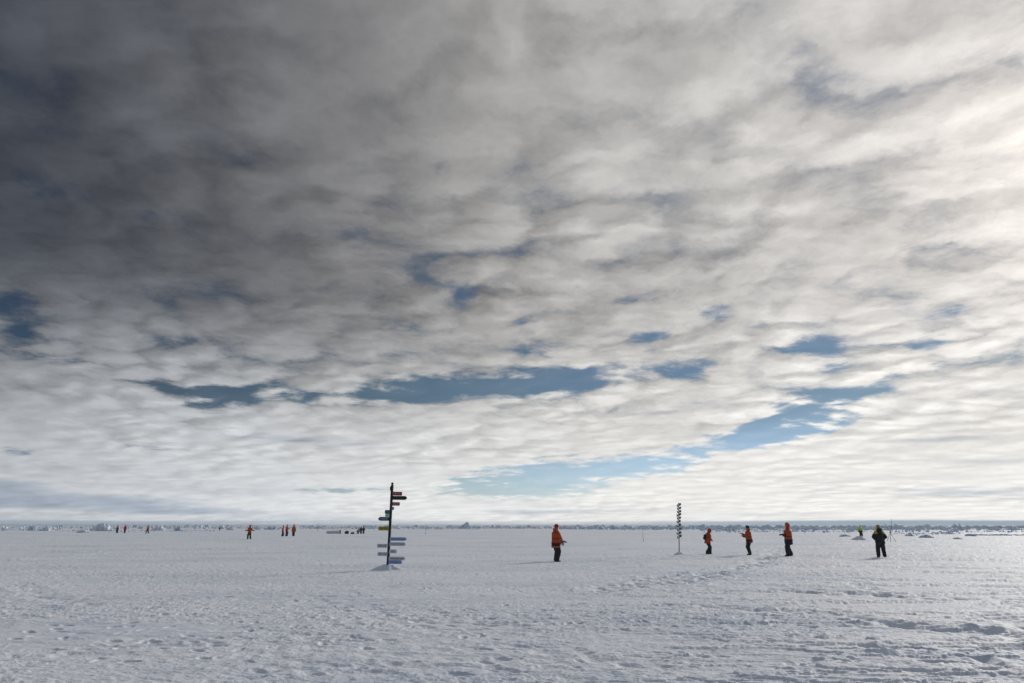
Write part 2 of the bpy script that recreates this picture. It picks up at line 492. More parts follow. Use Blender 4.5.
# ------------------------------------------------------------------ the ice sheet
def build_ground():
    fwd = np.radians(np.linspace(-42, 42, 1500))
    side = np.radians(np.linspace(42, 318, 150)[1:-1])
    angs = np.concatenate([fwd, side])
    dep = np.radians(np.concatenate([np.linspace(60, 13.5, 24)[:-1], np.linspace(13.5, .45, 640)]))
    rr = CAM_H / np.tan(dep)
    far_r = np.geomspace(rr[-1], 15000, 60)[1:]
    rr = np.concatenate([rr, far_r])
    A, Q = np.meshgrid(angs, rr)
    X = np.sin(A) * Q; Y = np.cos(A) * Q
    Z = heights(X.ravel(), Y.ravel()).reshape(X.shape)
    Z = Z * sstep(Q, 6000, 1500)
    nR, nA = X.shape
    co = np.stack([X, Y, Z], -1).reshape(-1, 3)
    co = np.vstack([co, [[0, 0, 0]]])
    i = np.arange(nR - 1)[:, None] * nA; j = np.arange(nA)[None, :]; j2 = (j + 1) % nA
    quads = np.stack([i + j, i + nA + j, i + nA + j2, i + j2], -1).reshape(-1, 4)
    c = nR * nA
    tris = np.stack([np.full(nA, c), j[0], j2[0]], -1)
    me = bpy.data.meshes.new('snow_ground')
    me.vertices.add(len(co)); me.vertices.foreach_set('co', co.astype(np.float32).ravel())
    nl = quads.size + tris.size
    me.loops.add(nl)
    me.loops.foreach_set('vertex_index', np.concatenate([quads.ravel()[:], tris.ravel()]).astype(np.int32))
    np_ = len(quads) + len(tris)
    me.polygons.add(np_)
    st = np.concatenate([np.arange(len(quads)) * 4, quads.size + np.arange(len(tris)) * 3]).astype(np.int32)
    me.polygons.foreach_set('loop_start', st)
    me.update(calc_edges=True)
    me.validate()
    o = link('snow_ground', me, M['snow'], smooth=True)
    # make sure the sheet faces up
    if me.polygons[0].normal.z < 0:
        me.flip_normals()
    tag(o, kind='structure')
    return o
build_ground()

# ------------------------------------------------------------------ solid figures grown from overlapping balls
def blob_mesh(balls, voxel=0.02, smooth=4, name='m', ico=2, crease=0.0, seed=0):
    """balls: (centre, (rx,ry,rz)) merged into one continuous skin"""
    bm = bmesh.new()
    for c, r_ in balls:
        if not isinstance(r_, (tuple, list)):
            r_ = (r_, r_, r_)
        mt = Matrix.Translation(c) @ Matrix.Diagonal((*r_, 1))
        bmesh.ops.create_icosphere(bm, subdivisions=ico, radius=1.0, matrix=mt)
    me = bpy.data.meshes.new(name + '_raw')
    bm.to_mesh(me); bm.free()
    o = bpy.data.objects.new('tmp', me)
    COL.objects.link(o)
    rm = o.modifiers.new('r', 'REMESH'); rm.mode = 'VOXEL'; rm.voxel_size = voxel
    if smooth:
        s_ = o.modifiers.new('s', 'SMOOTH'); s_.iterations = smooth; s_.factor = .5
    dg = bpy.context.evaluated_depsgraph_get()
    ev = o.evaluated_get(dg)
    out_ = bpy.data.meshes.new_from_object(ev)
    out_.name = name
    bpy.data.objects.remove(o)
    bpy.data.meshes.remove(me)
    if crease:
        n = len(out_.vertices)
        co = np.empty(n * 3, np.float32); out_.vertices.foreach_get('co', co); co = co.reshape(-1, 3).astype(float)
        nr = np.empty(n * 3, np.float32); out_.vertices.foreach_get('normal', nr); nr = nr.reshape(-1, 3)
        f = fbm(co[:, 0] * 5 + co[:, 1] * 4, co[:, 2] * 11 + seed, 3, 5 + seed)
        co = co + nr * (f * crease)[:, None]
        out_.vertices.foreach_set('co', co.astype(np.float32).ravel())
        out_.update()
    return out_

def cap(a, b, ra, rb, n=8):
    """a tapered run of balls from a to b"""
    a, b = Vector(a), Vector(b)
    out_ = []
    for i in range(n + 1):
        t = i / n
        if isinstance(ra, (tuple, list)):
            r_ = tuple(p * (1 - t) + q * t for p, q in zip(ra, rb))
        else:
            r_ = ra * (1 - t) + rb * t
        out_.append((a.lerp(b, t), r_))
    return out_

def ik(a, b, l1, l2, pole):
    """middle joint of a two-bone chain"""
    a, b, pole = Vector(a), Vector(b), Vector(pole)
    d_ = b - a; L = min(d_.length, (l1 + l2) * .999); u = d_.normalized()
    if d_.length > L: b = a + u * L
    x = (l1 * l1 - l2 * l2 + L * L) / (2 * L)
    hgt = math.sqrt(max(l1 * l1 - x * x, 0))
    p_ = (pole - u * pole.dot(u)).normalized()
    return a + u * x + p_ * hgt, b

def color_faces(me, fn):
    for p in me.polygons:
        p.material_index = fn(p.center)

def person(at, H, face, sp, label, group, cloth):
    """sp: lean, feet, hands, head_turn, hood ... in a frame that looks along +X with +Y to its left.
    cloth: materials."""
    x, y = at
    k = H / 1.78
    root = empty('person', (x, y, gz(x, y) - .015), face)
    root.scale = (k, k, k)
    tag(root, label, 'person', group)
    lod = sp.get('lod', 0)
    vx = .018 if not lod else .03
    lean = sp.get('lean', 0.04); side = sp.get('side', 0.0)
    hipz = sp.get('hip', .93)
    hip = Vector((sp.get('hipx', 0), 0, hipz))
    up = Vector((math.sin(lean), side, math.cos(lean)))
    chest = hip + up * .44
    neck = hip + up * .58
    hl = lean * 1.2 + sp.get('nod', .1)
    head = neck + Vector((math.sin(hl) * .165, side * .2, math.cos(hl) * .165))
    sh = {s_: chest + up * .03 + Vector((0, s_ * .185, 0)) for s_ in (1, -1)}
    hj = {s_: hip + Vector((0, s_ * .095, -.02)) for s_ in (1, -1)}
    foot = {1: Vector((*sp.get('lf', (.03, .13)), .09 + sp.get('lfz', 0))), -1: Vector((*sp.get('rf', (-.03, -.13)), .09 + sp.get('rfz', 0)))}
    hand = {1: Vector(sp.get('lh', (.05, .32, .80))), -1: Vector(sp.get('rh', (.05, -.32, .80)))}
    knee, elb, wr, ank = {}, {}, {}, {}
    for s_ in (1, -1):
        knee[s_], ank[s_] = ik(hj[s_], foot[s_], .43, .42, (1, s_ * .15, 0))
        elb[s_], wr[s_] = ik(sh[s_], hand[s_], .30, .27, sp.get('pole', {1: (-.5, .7, -.6), -1: (-.5, -.7, -.6)})[s_])
    # --- body
    B = []
    B += cap(hip, chest, (.12, .155, .11), (.125, .17, .11), 8)
    B += cap(chest, neck, (.10, .14, .07), (.06, .07, .05), 4)
    B += cap(neck, head, .055, .055, 4)
    fwd = Vector((math.cos(hl), 0, -math.sin(hl)))
    B.append((head + Vector((.0, 0, .03)), (.098, .078, .112)))
    B.append((head + fwd * .035 - Vector((0, 0, .045)), (.065, .058, .065)))      # jaw
    B.append((head + fwd * .105 - Vector((0, 0, .0)), (.020, .014, .024)))         # nose
    for s_ in (1, -1):
        B.append((head + Vector((0, s_ * .08, 0)), (.022, .012, .032)))            # ears
        B += cap(sh[s_], elb[s_], .058, .045, 6) + cap(elb[s_], wr[s_], .043, .032, 6)
        fd = (wr[s_] - elb[s_]).normalized()
        B += cap(wr[s_], wr[s_] + fd * .09, .034, .03, 3)
        B += cap(hj[s_], knee[s_], .09, .06, 7) + cap(knee[s_], ank[s_], .058, .042, 7)
        B += cap(ank[s_], ank[s_] + Vector((.13, 0, -.05)), .045, .04, 3)
    me = blob_mesh(B, vx, 3, 'body', ico=1 if lod else 2)
    link('body', me, cloth.get('skin', M['skin']), root, True)
    if not lod:
        for s_ in (1, -1):
            me = blob_mesh([(head + fwd * .088 + Vector((0, s_ * .032, .022)), .011)], .005, 0, 'eye', 1)
            link('eye', me, M['hair'], root, True)
        me = blob_mesh(cap(head + fwd * .092 + Vector((0, -.024, -.05)), head + fwd * .092 + Vector((0, .024, -.05)), .008, .008, 4), .005, 0, 'mouth', 1)
        link('mouth', me, M['maroon'], root, True)
    # --- trousers
    B = cap(hip + Vector((0, 0, -.04)), hip + up * .12, (.145, .18, .11), (.14, .17, .08), 4)
    for s_ in (1, -1):
        cuff = ank[s_].lerp(knee[s_], .10)
        B += cap(hj[s_] + Vector((0, 0, -.02)), knee[s_], .142, .122, 9) + cap(knee[s_], cuff, .120, .112, 8)
    me = blob_mesh(B, vx, 4, 'trousers', ico=2, crease=.010, seed=int(H * 100) % 13)
    link('trousers', me, cloth['trousers'], root, True)
    # --- boots and gloves
    for s_ in (1, -1):
        a = ank[s_]
        up_t = (knee[s_] - a).normalized()
        B = cap(a + up_t * .14, a, .072, .066, 5) + cap(a + Vector((-.03, 0, -.045)), a + Vector((.15, s_ * .03, -.05)), (.055, .05, .045), (.055, .052, .038), 6)
        B += [(a + Vector((.06, s_ * .015, -.072)), (.155, .058, .018))]
        link('boot', blob_mesh(B, .014 if not lod else .025, 2, 'boot'), cloth.get('boot', M['boot']), root, True)
        fd = (wr[s_] - elb[s_]).normalized()
        w_ = wr[s_]
        if not lod:
            across = fd.cross(Vector((0, 0, 1)))
            across = across.normalized() if across.length > .1 else Vector((0, 1, 0))
            curl = across.cross(fd).normalized()
            if curl.z > 0: curl = -curl
            B = cap(w_ - fd * .05, w_, .046, .040, 3)
            B += cap(w_, w_ + fd * .085, (.036, .036, .030), (.040, .040, .028), 4)
            for i, (o_, L) in enumerate([(-.033, .072), (-.011, .082), (.011, .076), (.033, .06)]):
                b0 = w_ + fd * .09 + across * o_
                b1 = b0 + fd * L * .45 + curl * .010
                b2 = b1 + fd * L * .25 + curl * L * .42
                B += cap(b0, b1, .0125, .0118, 4) + cap(b1, b2, .0118, .010, 4)
            t0 = w_ + fd * .02 - across * s_ * .035
            t1 = t0 + fd * .04 - across * s_ * .03
            B += cap(t0, t1, .016, .013, 4) + cap(t1, t1 + fd * .03 + curl * .01, .013, .011, 3)
            link('glove', blob_mesh(B, .006, 1, 'glove', ico=1), cloth.get('glove', M['black']), root, True)
        else:
            B = cap(w_ - fd * .03, w_ + fd * .11, .045, .03, 4)
            link('glove', blob_mesh(B, .02, 1, 'glove'), cloth.get('glove', M['black']), root, True)
    # --- parka
    hem = hip - Vector((math.sin(lean) * .05, 0, sp.get('hem', .16)))
    puffy = sp.get('puff', 1.0)
    B = cap(hem, hip + up * .10, (.172 * puffy, .215 * puffy, .05), (.165 * puffy, .205 * puffy, .07), 7)
    B += cap(hip + up * .10, chest, (.165 * puffy, .205 * puffy, .07), (.165 * puffy, .205 * puffy, .09), 8)
    B += cap(chest, neck, (.145, .18, .08), (.095, .10, .05), 5)
    for s_ in (1, -1):
        B += cap(sh[s_] + Vector((0, -.03 * s_, -.01)), elb[s_], .112, .098, 8) + cap(elb[s_], wr[s_] - (wr[s_] - elb[s_]).normalized() * .04, .094, .070, 7)
    # thick collar
    B += [(neck + Vector((.06 * math.cos(a), .085 * math.sin(a), .035)), (.048, .048, .052)) for a in np.linspace(0, 2 * PI, 12, endpoint=False)]
    if sp.get('hood') == 'down':
        B += [(neck + Vector((-.09 + .03 * abs(math.sin(a)), .12 * math.sin(a), .05)), (.07, .06, .07)) for a in np.linspace(-1.5, 1.5, 8)]
    me = blob_mesh(B, vx, 4, 'parka', crease=.014, seed=int(H * 77) % 17)
    mats = [cloth['parka'], cloth.get('trim', M['black']), cloth.get('accent', cloth['parka'])]
    hz = hem.z
    def shade_(c):
        dl = min((Vector(c) - wr[s_]).length for s_ in (1, -1))
        if dl < .10: return 1
        fs = sp.get('scheme', 'banded')
        onarm = min((Vector(c) - elb[s_]).length for s_ in (1, -1)) < .12
        if fs == 'banded':
            if hz + .05 < c[2] < hz + .20 and not onarm: return 1
            if hip.z + .16 < c[2] < hip.z + .20 and not onarm: return 1
        if fs == 'darkhem':
            if c[2] < hz + .27 and not onarm: return 1
            if hip.z + .13 < c[2] < hip.z + .17: return 1
        if fs == 'yoke':
            return 0 if c[2] < chest.z - .05 or -.17 < c[1] < .11 else 2
        if fs == 'hivis':
            if c[2] < hip.z + .10: return 1
            if chest.z - .14 < c[2] < chest.z - .10: return 1
        return 0
    color_faces(me, shade_)
    link('parka', me, mats, root, True)
    # --- hood worn up, else a knitted hat
    if sp.get('hood') == 'up':
        B = []
        for a in np.linspace(-2.35, 2.35, 15):
            for b in np.linspace(-.75, 1.45, 9):
                dr = Vector((-math.cos(a) * math.cos(b), math.sin(a) * math.cos(b), math.sin(b)))
                if dr.x > .62 and b < .9: continue
                B.append((head + Vector((-.012, 0, .025)) + Vector((dr.x * .125, dr.y * .115, dr.z * .13)), .038))
        B += cap(neck + Vector((-.03, 0, 0)), head + Vector((-.06, 0, -.05)), (.10, .12, .06), (.07, .09, .06), 4)
        me = blob_mesh(B, .015 if not lod else .028, 2, 'hood')
        link('hood', me, cloth.get('hood', cloth['parka']), root, True)
        if 'hat' in cloth:
            me = blob_mesh([(head + Vector((-.015, 0, .125)), (.085, .075, .055))], .012, 1, 'hat')
            link('hat', me, cloth['hat'], root, True)
    else:
        B = [(head + Vector((-.012, 0, .062)), (.125, .112, .09)), (head + Vector((-.03, 0, .02)), (.115, .108, .08)), (head + Vector((-.015, 0, .10)), (.09, .085, .06))]
        me = blob_mesh(B, .014 if not lod else .026, 1, 'hat', crease=.006)
        hat = link('hat', me, cloth.get('hat', M['black']), root, True)
        if sp.get('pompon'):
            link('pompon', blob_mesh([(head + Vector((-.03, 0, .20)), .045)], .01, 0, 'pompon', crease=.012), cloth.get('hat', M['black']), hat, True)
    if sp.get('pouch'):
        me = blob_mesh([(hip + Vector((-.19, -.05, -.06)), (.06, .11, .14)), (hip + Vector((-.17, -.05, .04)), (.05, .10, .08))], .016, 1, 'hip_pouch', crease=.01)
        link('hip_pouch', me, M['black'], root, True)
    bpy.context.view_layer.update()
    info = dict(root=root, mw=root.matrix_world.copy(), neck=neck, chest=chest, hip=hip, up=up, wr=wr, elb=elb, head=head, k=k)
    return info

def bevel_box(bm, c, s_, bev=.01, rot=None):
    mt = Matrix.Translation(c) @ (rot.to_4x4() if rot else Matrix.Identity(4)) @ Matrix.Diagonal((*s_, 1))
    r_ = bmesh.ops.create_cube(bm, size=1.0, matrix=mt)
    es = list({e for v_ in r_['verts'] for e in v_.link_edges})
    if bev: bmesh.ops.bevel(bm, geom=es, offset=bev, segments=2, affect='EDGES', profile=.6)

def tube(bm, a, b, r1, r2=None, seg=10):
    a, b = Vector(a), Vector(b)
    r2 = r1 if r2 is None else r2
    d_ = b - a
    q = d_.to_track_quat('Z', 'Y').to_matrix().to_4x4()
    mt = Matrix.Translation((a + b) / 2) @ q
    bmesh.ops.create_cone(bm, cap_ends=True, segments=seg, radius1=r1, radius2=r2, depth=d_.length, matrix=mt)

def finish(bm, name, m_, parent=None, smooth=False):
    me = bpy.data.meshes.new(name)
    bmesh.ops.recalc_face_normals(bm, faces=bm.faces)
    bm.to_mesh(me); bm.free()
    return link(name, me, m_, parent, smooth)

def held_camera(info, label):
    root = empty('camera', (0, 0, 0))
    h = (info['wr'][1] + info['wr'][-1]) / 2 + Vector((.10, 0, .05))
    root.matrix_world = info['mw'] @ Matrix.Translation(h)
    tag(root, label, 'camera')
    bm = bmesh.new(); bevel_box(bm, (0, 0, 0), (.06, .14, .095), .012); bevel_box(bm, (-.002, 0, .058), (.05, .05, .03), .008)
    bevel_box(bm, (.012, -.055, -.005), (.06, .03, .085), .01)
    finish(bm, 'camera_body', M['glossblack'], root)
    bm = bmesh.new(); tube(bm, (.03, 0, 0), (.17, 0, -.01), .042, .046, 18); tube(bm, (.17, 0, -.01), (.20, 0, -.012), .05, .054, 18)
    ln = finish(bm, 'lens', M['glossblack'], root, True)
    bm = bmesh.new(); tube(bm, (.201, 0, -.012), (.203, 0, -.012), .044, .044, 18)
    finish(bm, 'front_glass', M['glass'], ln)

OR = dict(parka=M['orange'], trousers=M['black'], trim=M['black'])
NEAR = 'people in orange parkas standing on the near ice'
# woman in the middle: turned to the right, hands held in front
A = person(ground_at(556.2, 561.8), 1.75, R(28), dict(lean=.05, nod=.15, lf=(.03, .10), rf=(-.01, -.09), lh=(.32, .10, .90), rh=(.34, -.09, .88),
    hood='down', scheme='banded', puff=1.32, hem=.22), 'person in orange parka and red hat standing alone, turned to the right in the middle', NEAR,
    dict(OR, hat=M['red']))
# gloved bundle she holds
held_camera(A, 'black camera held at waist height by the person in the red hat')
Bp = person(ground_at(708.5, 554.2), 1.50, R(8), dict(lean=.20, nod=.45, lf=(.16, .09), rf=(-.16, -.09), rfz=.03, lh=(.26, .14, 1.08), rh=(.22, -.16, .98),
    hood='up', scheme='plain', puff=1.25, hem=.12, hip=.90), 'stooping person in orange parka walking right beside the slender signpost', NEAR, dict(OR, hood=M['redorange']))
Cp = person(ground_at(750.2, 554.8), 1.60, R(176), dict(lean=.03, nod=.12, lf=(.02, .09), rf=(-.03, -.10), lh=(.42, .06, 1.30), rh=(.34, -.10, 1.16), pole={1: (-.3, .3, -1), -1: (-.3, -.3, -1)},
    hood='down', scheme='banded', puff=1.18, hem=.16, pouch=True), 'person in orange parka facing left with forearm stretched out, dark hat', NEAR, dict(OR, hat=M['black']))
Dp = person(ground_at(790.0, 556.0), 1.75, R(172), dict(lean=.0, nod=.05, lf=(.12, .10), rf=(-.12, -.12), lh=(.17, .10, 1.16), rh=(.17, -.10, 1.12), pole={1: (-.4, .5, -1), -1: (-.4, -.5, -1)},
    hood='up', scheme='darkhem', puff=1.35, hem=.26, pouch=True), 'tallest person in orange parka with raised hood, facing left with camera at chest', NEAR,
    dict(OR, hat=M['darkgrey']))
held_camera(Dp, 'black camera held at chest height by the tallest hooded person')
Ep = person(ground_at(882.2, 557.3), 1.64, R(75), dict(lean=.03, nod=.2, lf=(.02, .17), rf=(.0, -.15), lh=(.17, .22, 1.0), rh=(.18, -.20, 1.0),
    hood='down', scheme='yoke', hem=.14, puff=1.3, hip=.94), 'person in black jacket with yellow shoulders standing with legs apart at right', None,
    dict(parka=M['black'], trousers=M['black'], trim=M['black'], accent=M['yellow'], hat=M['olive']))

def backpack(info, label, m_, sc=1.0):
    root = empty('backpack', (0, 0, 0))
    root.matrix_world = info['mw'] @ Matrix.Translation(info['chest'] + Vector((-.25, 0, -.14)))
    tag(root, label, 'backpack')
    me = blob_mesh(cap((0, 0, -.2 * sc), (0, 0, .17 * sc), (.12, .15, .09), (.10, .13, .09), 6) + [((-.09, 0, -.08), (.06, .10, .11))], .015, 2, 'pack_body', crease=.008)
    link('pack_body', me, m_, root, True)
    for s_ in (1, -1):
        pts = [(.06, s_ * .09, .18), (.16, s_ * .10, .27), (.30, s_ * .11, .25), (.395, s_ * .12, .12), (.40, s_ * .14, -.06)]
        bl = []
        for p, q in zip(pts[:-1], pts[1:]): bl += cap(p, q, (.014, .028, .014), (.014, .028, .014), 6)
        link('strap', blob_mesh(bl, .009, 1, 'strap'), m_, root, True)
backpack(Ep, 'black backpack on the person with yellow shoulders', M['black'])
backpack(Bp, 'small dark backpack on the stooping walker', M['black'], .6)

# phone in the stretched hand
ph = empty('phone', (0, 0, 0))
ph.matrix_world = Cp['mw'] @ Matrix.Translation(Cp['wr'][1] + Vector((.13, -.02, .03))) @ Euler((0, -1.0, 0)).to_matrix().to_4x4()
tag(ph, 'dark phone in the outstretched hand of the person facing left', 'phone')
bm = bmesh.new(); bevel_box(bm, (0, 0, 0), (.012, .078, .16), .005); finish(bm, 'phone_case', M['glossblack'], ph)
bm = bmesh.new(); bevel_box(bm, (-.0075, 0, 0), (.002, .07, .145), 0); finish(bm, 'screen', M['glass'], ph)

# ---- people farther off
HV = dict(parka=M['hivis'], trousers=M['black'], trim=M['black'], hat=M['hivis'])
# on the snow heap at right
FX = ground_at(861.2, 537.6)
Fp = person(FX, 1.66, R(-80), dict(lean=.02, lf=(.0, .16), rf=(.0, -.15), lh=(.14, .27, 1.02), rh=(.14, -.27, 1.02), hood='up', scheme='hivis', lod=1, hem=.1, puff=1.5),
    'person in yellow-green jacket standing behind a low snow heap', None, HV)
LEFT = 'people in red parkas on the far ice at left'
RO = dict(parka=M['redorange'], trousers=M['black'], trim=M['black'])
person(ground_at(117, 533.0), 1.80, R(160), dict(lod=1, scheme='darkhem', lf=(.05, .09), rf=(-.08, -.09), hem=.15), 'leftmost person in dark red parka far out on the ice', LEFT, dict(RO, hat=M['black']))
person(ground_at(124.4, 533.0), 1.85, R(90), dict(lod=1, scheme='plain', puff=1.15, lf=(0, .09), rf=(0, -.08)), 'broad person in red parka just right of the leftmost person', LEFT, dict(RO, hat=M['black']))
person(ground_at(147.4, 533.6), 1.76, R(170), dict(lod=1, scheme='plain', lf=(.28, .06), rf=(-.28, -.06), hip=.88), 'person in red parka striding alone near the left edge', LEFT, dict(RO, hat=M['black']))
person(ground_at(219.6, 530.6), 1.70, R(-90), dict(lod=1, scheme='hivis', lf=(0, .06), rf=(0, -.05)), 'tiny person in yellow-green jacket far away at left', None, dict(HV))
person(ground_at(249, 539.3), 1.72, R(-95), dict(lod=1, scheme='plain', lf=(0, .20), rf=(0, -.18), lh=(.10, .62, 1.12), rh=(.10, -.55, 1.10), pole={1: (0, .3, -1), -1: (0, -.3, -1)}, hood='up', puff=1.1),
    'person in orange parka holding both arms out to the sides', LEFT, dict(OR, hood=M['redorange']))
TRIO = 'three people in orange parkas close together at left'
person(ground_at(282.3, 536.2), 1.66, R(10), dict(lod=1, scheme='plain', lf=(.12, .07), rf=(-.10, -.07)), 'left person of the trio in orange parkas, shortest of them', TRIO, dict(RO, hat=M['maroon']))
person(ground_at(286.3, 536.2), 1.80, R(-20), dict(lod=1, scheme='plain', lf=(.04, .09), rf=(-.04, -.09), lh=(.25, .2, 1.15)), 'middle person of the trio in orange parkas', TRIO, dict(RO, hat=M['maroon']))
person(ground_at(293.4, 536.2), 1.78, R(-90), dict(lod=1, scheme='plain', puff=1.2, lf=(0, .10), rf=(0, -.09), hood='up'), 'right person of the trio, broad in orange parka', TRIO, dict(OR, hood=M['redorange']))
CREW = 'crew around the bags on the ice'
person(ground_at(360.9, 533.8), 1.50, R(-80), dict(lod=1, scheme='yoke', lf=(0, .10), rf=(0, -.10)), 'left person of two in dark clothes with yellow shoulders left of the tall signpost', CREW,
    dict(parka=M['black'], accent=M['hivis'], trousers=M['darkgrey'], hat=M['black']))
person(ground_at(363.5, 533.8), 1.52, R(-100), dict(lod=1, scheme='yoke', lf=(0, .10), rf=(0, -.10), lh=(.1, .42, .8)), 'right person of two in dark clothes with yellow shoulders left of the tall signpost', CREW,
    dict(parka=M['black'], accent=M['hivis'], trousers=M['darkgrey'], hat=M['black']))
person(ground_at(358.4, 533.9), 1.5, R(25), dict(lod=1, scheme='plain', lean=.75, hip=.62, hipx=-.35, lf=(.02, .12), rf=(-.4, -.10), lh=(.45, .15, .35), rh=(.45, -.12, .35)),
    'person in dark red clothes bending low beside two standing people', CREW, dict(parka=M['maroon'], trousers=M['black'], hat=M['maroon']))

# ------------------------------------------------------------------ sled and bags
M['paleskin'] = material('faded_pink_canvas', (.76, .68, .69), .8, .15, 5)
def sled():
    xc, y0 = ground_at(334, 533.6)
    x0 = ray(327.4, 533.6).x / ray(327.4, 533.6).y * y0; x1 = ray(340.4, 533.6).x / ray(340.4, 533.6).y * y0
    L = abs(x1 - x0)
    root = empty('sled', ((x0 + x1) / 2, y0, gz((x0 + x1) / 2, y0)))
    tag(root, 'long low pale sled with a dark bundle at its right end', 'sled')
    bl = cap((-L / 2, 0, .30), (L / 2 - .3, 0, .34), (.25, .32, .24), (.25, .36, .30), 26)
    link('load_cover', blob_mesh(bl, .04, 3, 'load_cover', crease=.05), M['paleskin'], root, True)
    for s_ in (1, -1):
        bm = bmesh.new()
        tube(bm, (-L / 2, s_ * .25, .04), (L / 2, s_ * .25, .04), .025)
        tube(bm, (-L / 2, s_ * .25, .04), (-L / 2 - .25, s_ * .25, .22), .025)
        finish(bm, 'runner', M['darkgrey'], root)
    link('bundle', blob_mesh(cap((L / 2 - .12, 0, .1), (L / 2 - .08, 0, .62), (.24, .26, .15), (.15, .18, .14), 5), .04, 2, 'bundle', crease=.03), M['maroon'], root, True)
    bm = bmesh.new(); tube(bm, (L / 2 - .1, .3, .05), (L / 2 - .02, .3, 1.0), .02); finish(bm, 'handle', M['darkgrey'], root)
sled()
for px, w_, lb in [(346.8, .62, 'dark duffel bag on the ice, nearer to the pale sled'), (352.6, .55, 'flatter dark duffel bag between sled and bending person')]:
    x, y = ground_at(px, 534.1)
    root = empty('duffel_bag', (x, y, gz(x, y)))
    tag(root, lb, 'bag', 'dark bags lying on the ice')
    hh = .26 if w_ > .6 else .17
    link('bag_body', blob_mesh(cap((-w_ / 2, 0, hh), (w_ / 2 * .6, 0, hh * 1.15), (.14, .2, hh), (.2, .24, hh * 1.15), 6), .03, 2, 'bag_body', crease=.03), M['darkgrey'], root, True)
    link('bag_handle', blob_mesh([((w_ * .35 * math.cos(a), 0, hh * 2 + .08 * math.sin(a)), .025) for a in np.linspace(0, PI, 12)], .015, 0, 'bag_handle'), M['maroon'], root, True)

# ------------------------------------------------------------------ signposts
M['postblack'] = material('black_painted_wood', (.012, .012, .013), .6, .4, 6, .4, 40)
M['bare'] = material('weathered_wood_pole', (.22, .19, .15), .8, .3, 12)
M['cane'] = material('thin_cane', (.10, .10, .11), .8, .3, 10)
M['b_red'] = material('red_board_paint', (.20, .035, .04), .6, .25, 8)
M['b_black'] = material('black_board_paint', (.012, .013, .012), .6, .3, 8)
M['b_purple'] = material('violet_board_paint', (.16, .16, .26), .6, .2, 8)
M['b_slate'] = material('slate_board_paint', (.08, .09, .13), .6, .25, 8)
M['b_green'] = material('pale_green_board_paint', (.32, .48, .36), .6, .2, 8)
M['b_navy'] = material('navy_board_paint', (.018, .022, .075), .6, .25, 8)
M['b_yellow'] = material('mustard_board_paint', (.30, .23, .02), .6, .2, 8)
M['b_blue'] = material('blue_board_paint', (.24, .33, .55), .6, .2, 8)
M['b_grey'] = material('grey_board_paint', (.44, .48, .53), .6, .2, 8)
M['ink_light'] = material('light_lettering', (.45, .42, .40), .6, .1, 30)
M['ink_dark'] = material('dark_lettering', (.05, .06, .09), .6, .1, 30)
M['ink_white'] = material('white_lettering', (.45, .5, .62), .6, .1, 30)

def board(root, z, length, side, h_, m_, ink, pointed, yaw=0.0, tilt=0.0, y0=-.07, off=.03):
    """arrow board fixed to the front of a post; side +1 points right"""
    th = .028
    pts = [(0, -h_ / 2), (length - (h_ * .45 if pointed else .02), -h_ / 2)]
    pts += [(length, -h_ * .12), (length, h_ * .12)] if pointed else [(length, -h_ / 2 + .02), (length, h_ / 2 - .02)]
    pts += [(length - (h_ * .45 if pointed else .02), h_ / 2), (0, h_ / 2)]
    bm = bmesh.new()
    f = [bm.verts.new((p[0], -th / 2, p[1])) for p in pts]
    b = [bm.verts.new((p[0], th / 2, p[1])) for p in pts]
    bm.faces.new(f); bm.faces.new(list(reversed(b)))
    n = len(pts)
    for i in range(n): bm.faces.new([f[i], b[i], b[(i + 1) % n], f[(i + 1) % n]])
    bmesh.ops.bevel(bm, geom=list(bm.edges), offset=.004, segments=1, affect='EDGES')
    mt = Matrix.Translation((off * side, y0, z)) @ Matrix.Rotation(yaw, 4, 'Z') @ Matrix.Rotation(tilt, 4, 'Y')
    if side < 0: mt = mt @ Matrix.Rotation(PI, 4, 'Z')
    bo = finish(bm, 'sign_board', m_, root)
    bo.matrix_local = mt
    if ink:
        bm = bmesh.new()
        rnd = random.Random(int(z * 1000))
        fs = -1 if side > 0 else 1
        x = .07
        while x < length - h_ * .5:
            w_ = rnd.uniform(.012, .03)
            if rnd.random() < .82:
                bevel_box(bm, (x, fs * (th / 2 + .0015), rnd.uniform(-.008, .008)), (w_ * .4, .003, h_ * .42), 0)
                if rnd.random() < .6: bevel_box(bm, (x + w_ * .5, fs * (th / 2 + .0015), h_ * rnd.choice([.17, 0, -.17])), (w_ * .8, .0029, h_ * .09), 0)
            x += w_ + .012
        bevel_box(bm, ((.07 + x) / 2, fs * (th / 2 + .001), 0), (x - .07, .0022, .008), 0)
        finish(bm, 'lettering', ink, bo)
    return bo

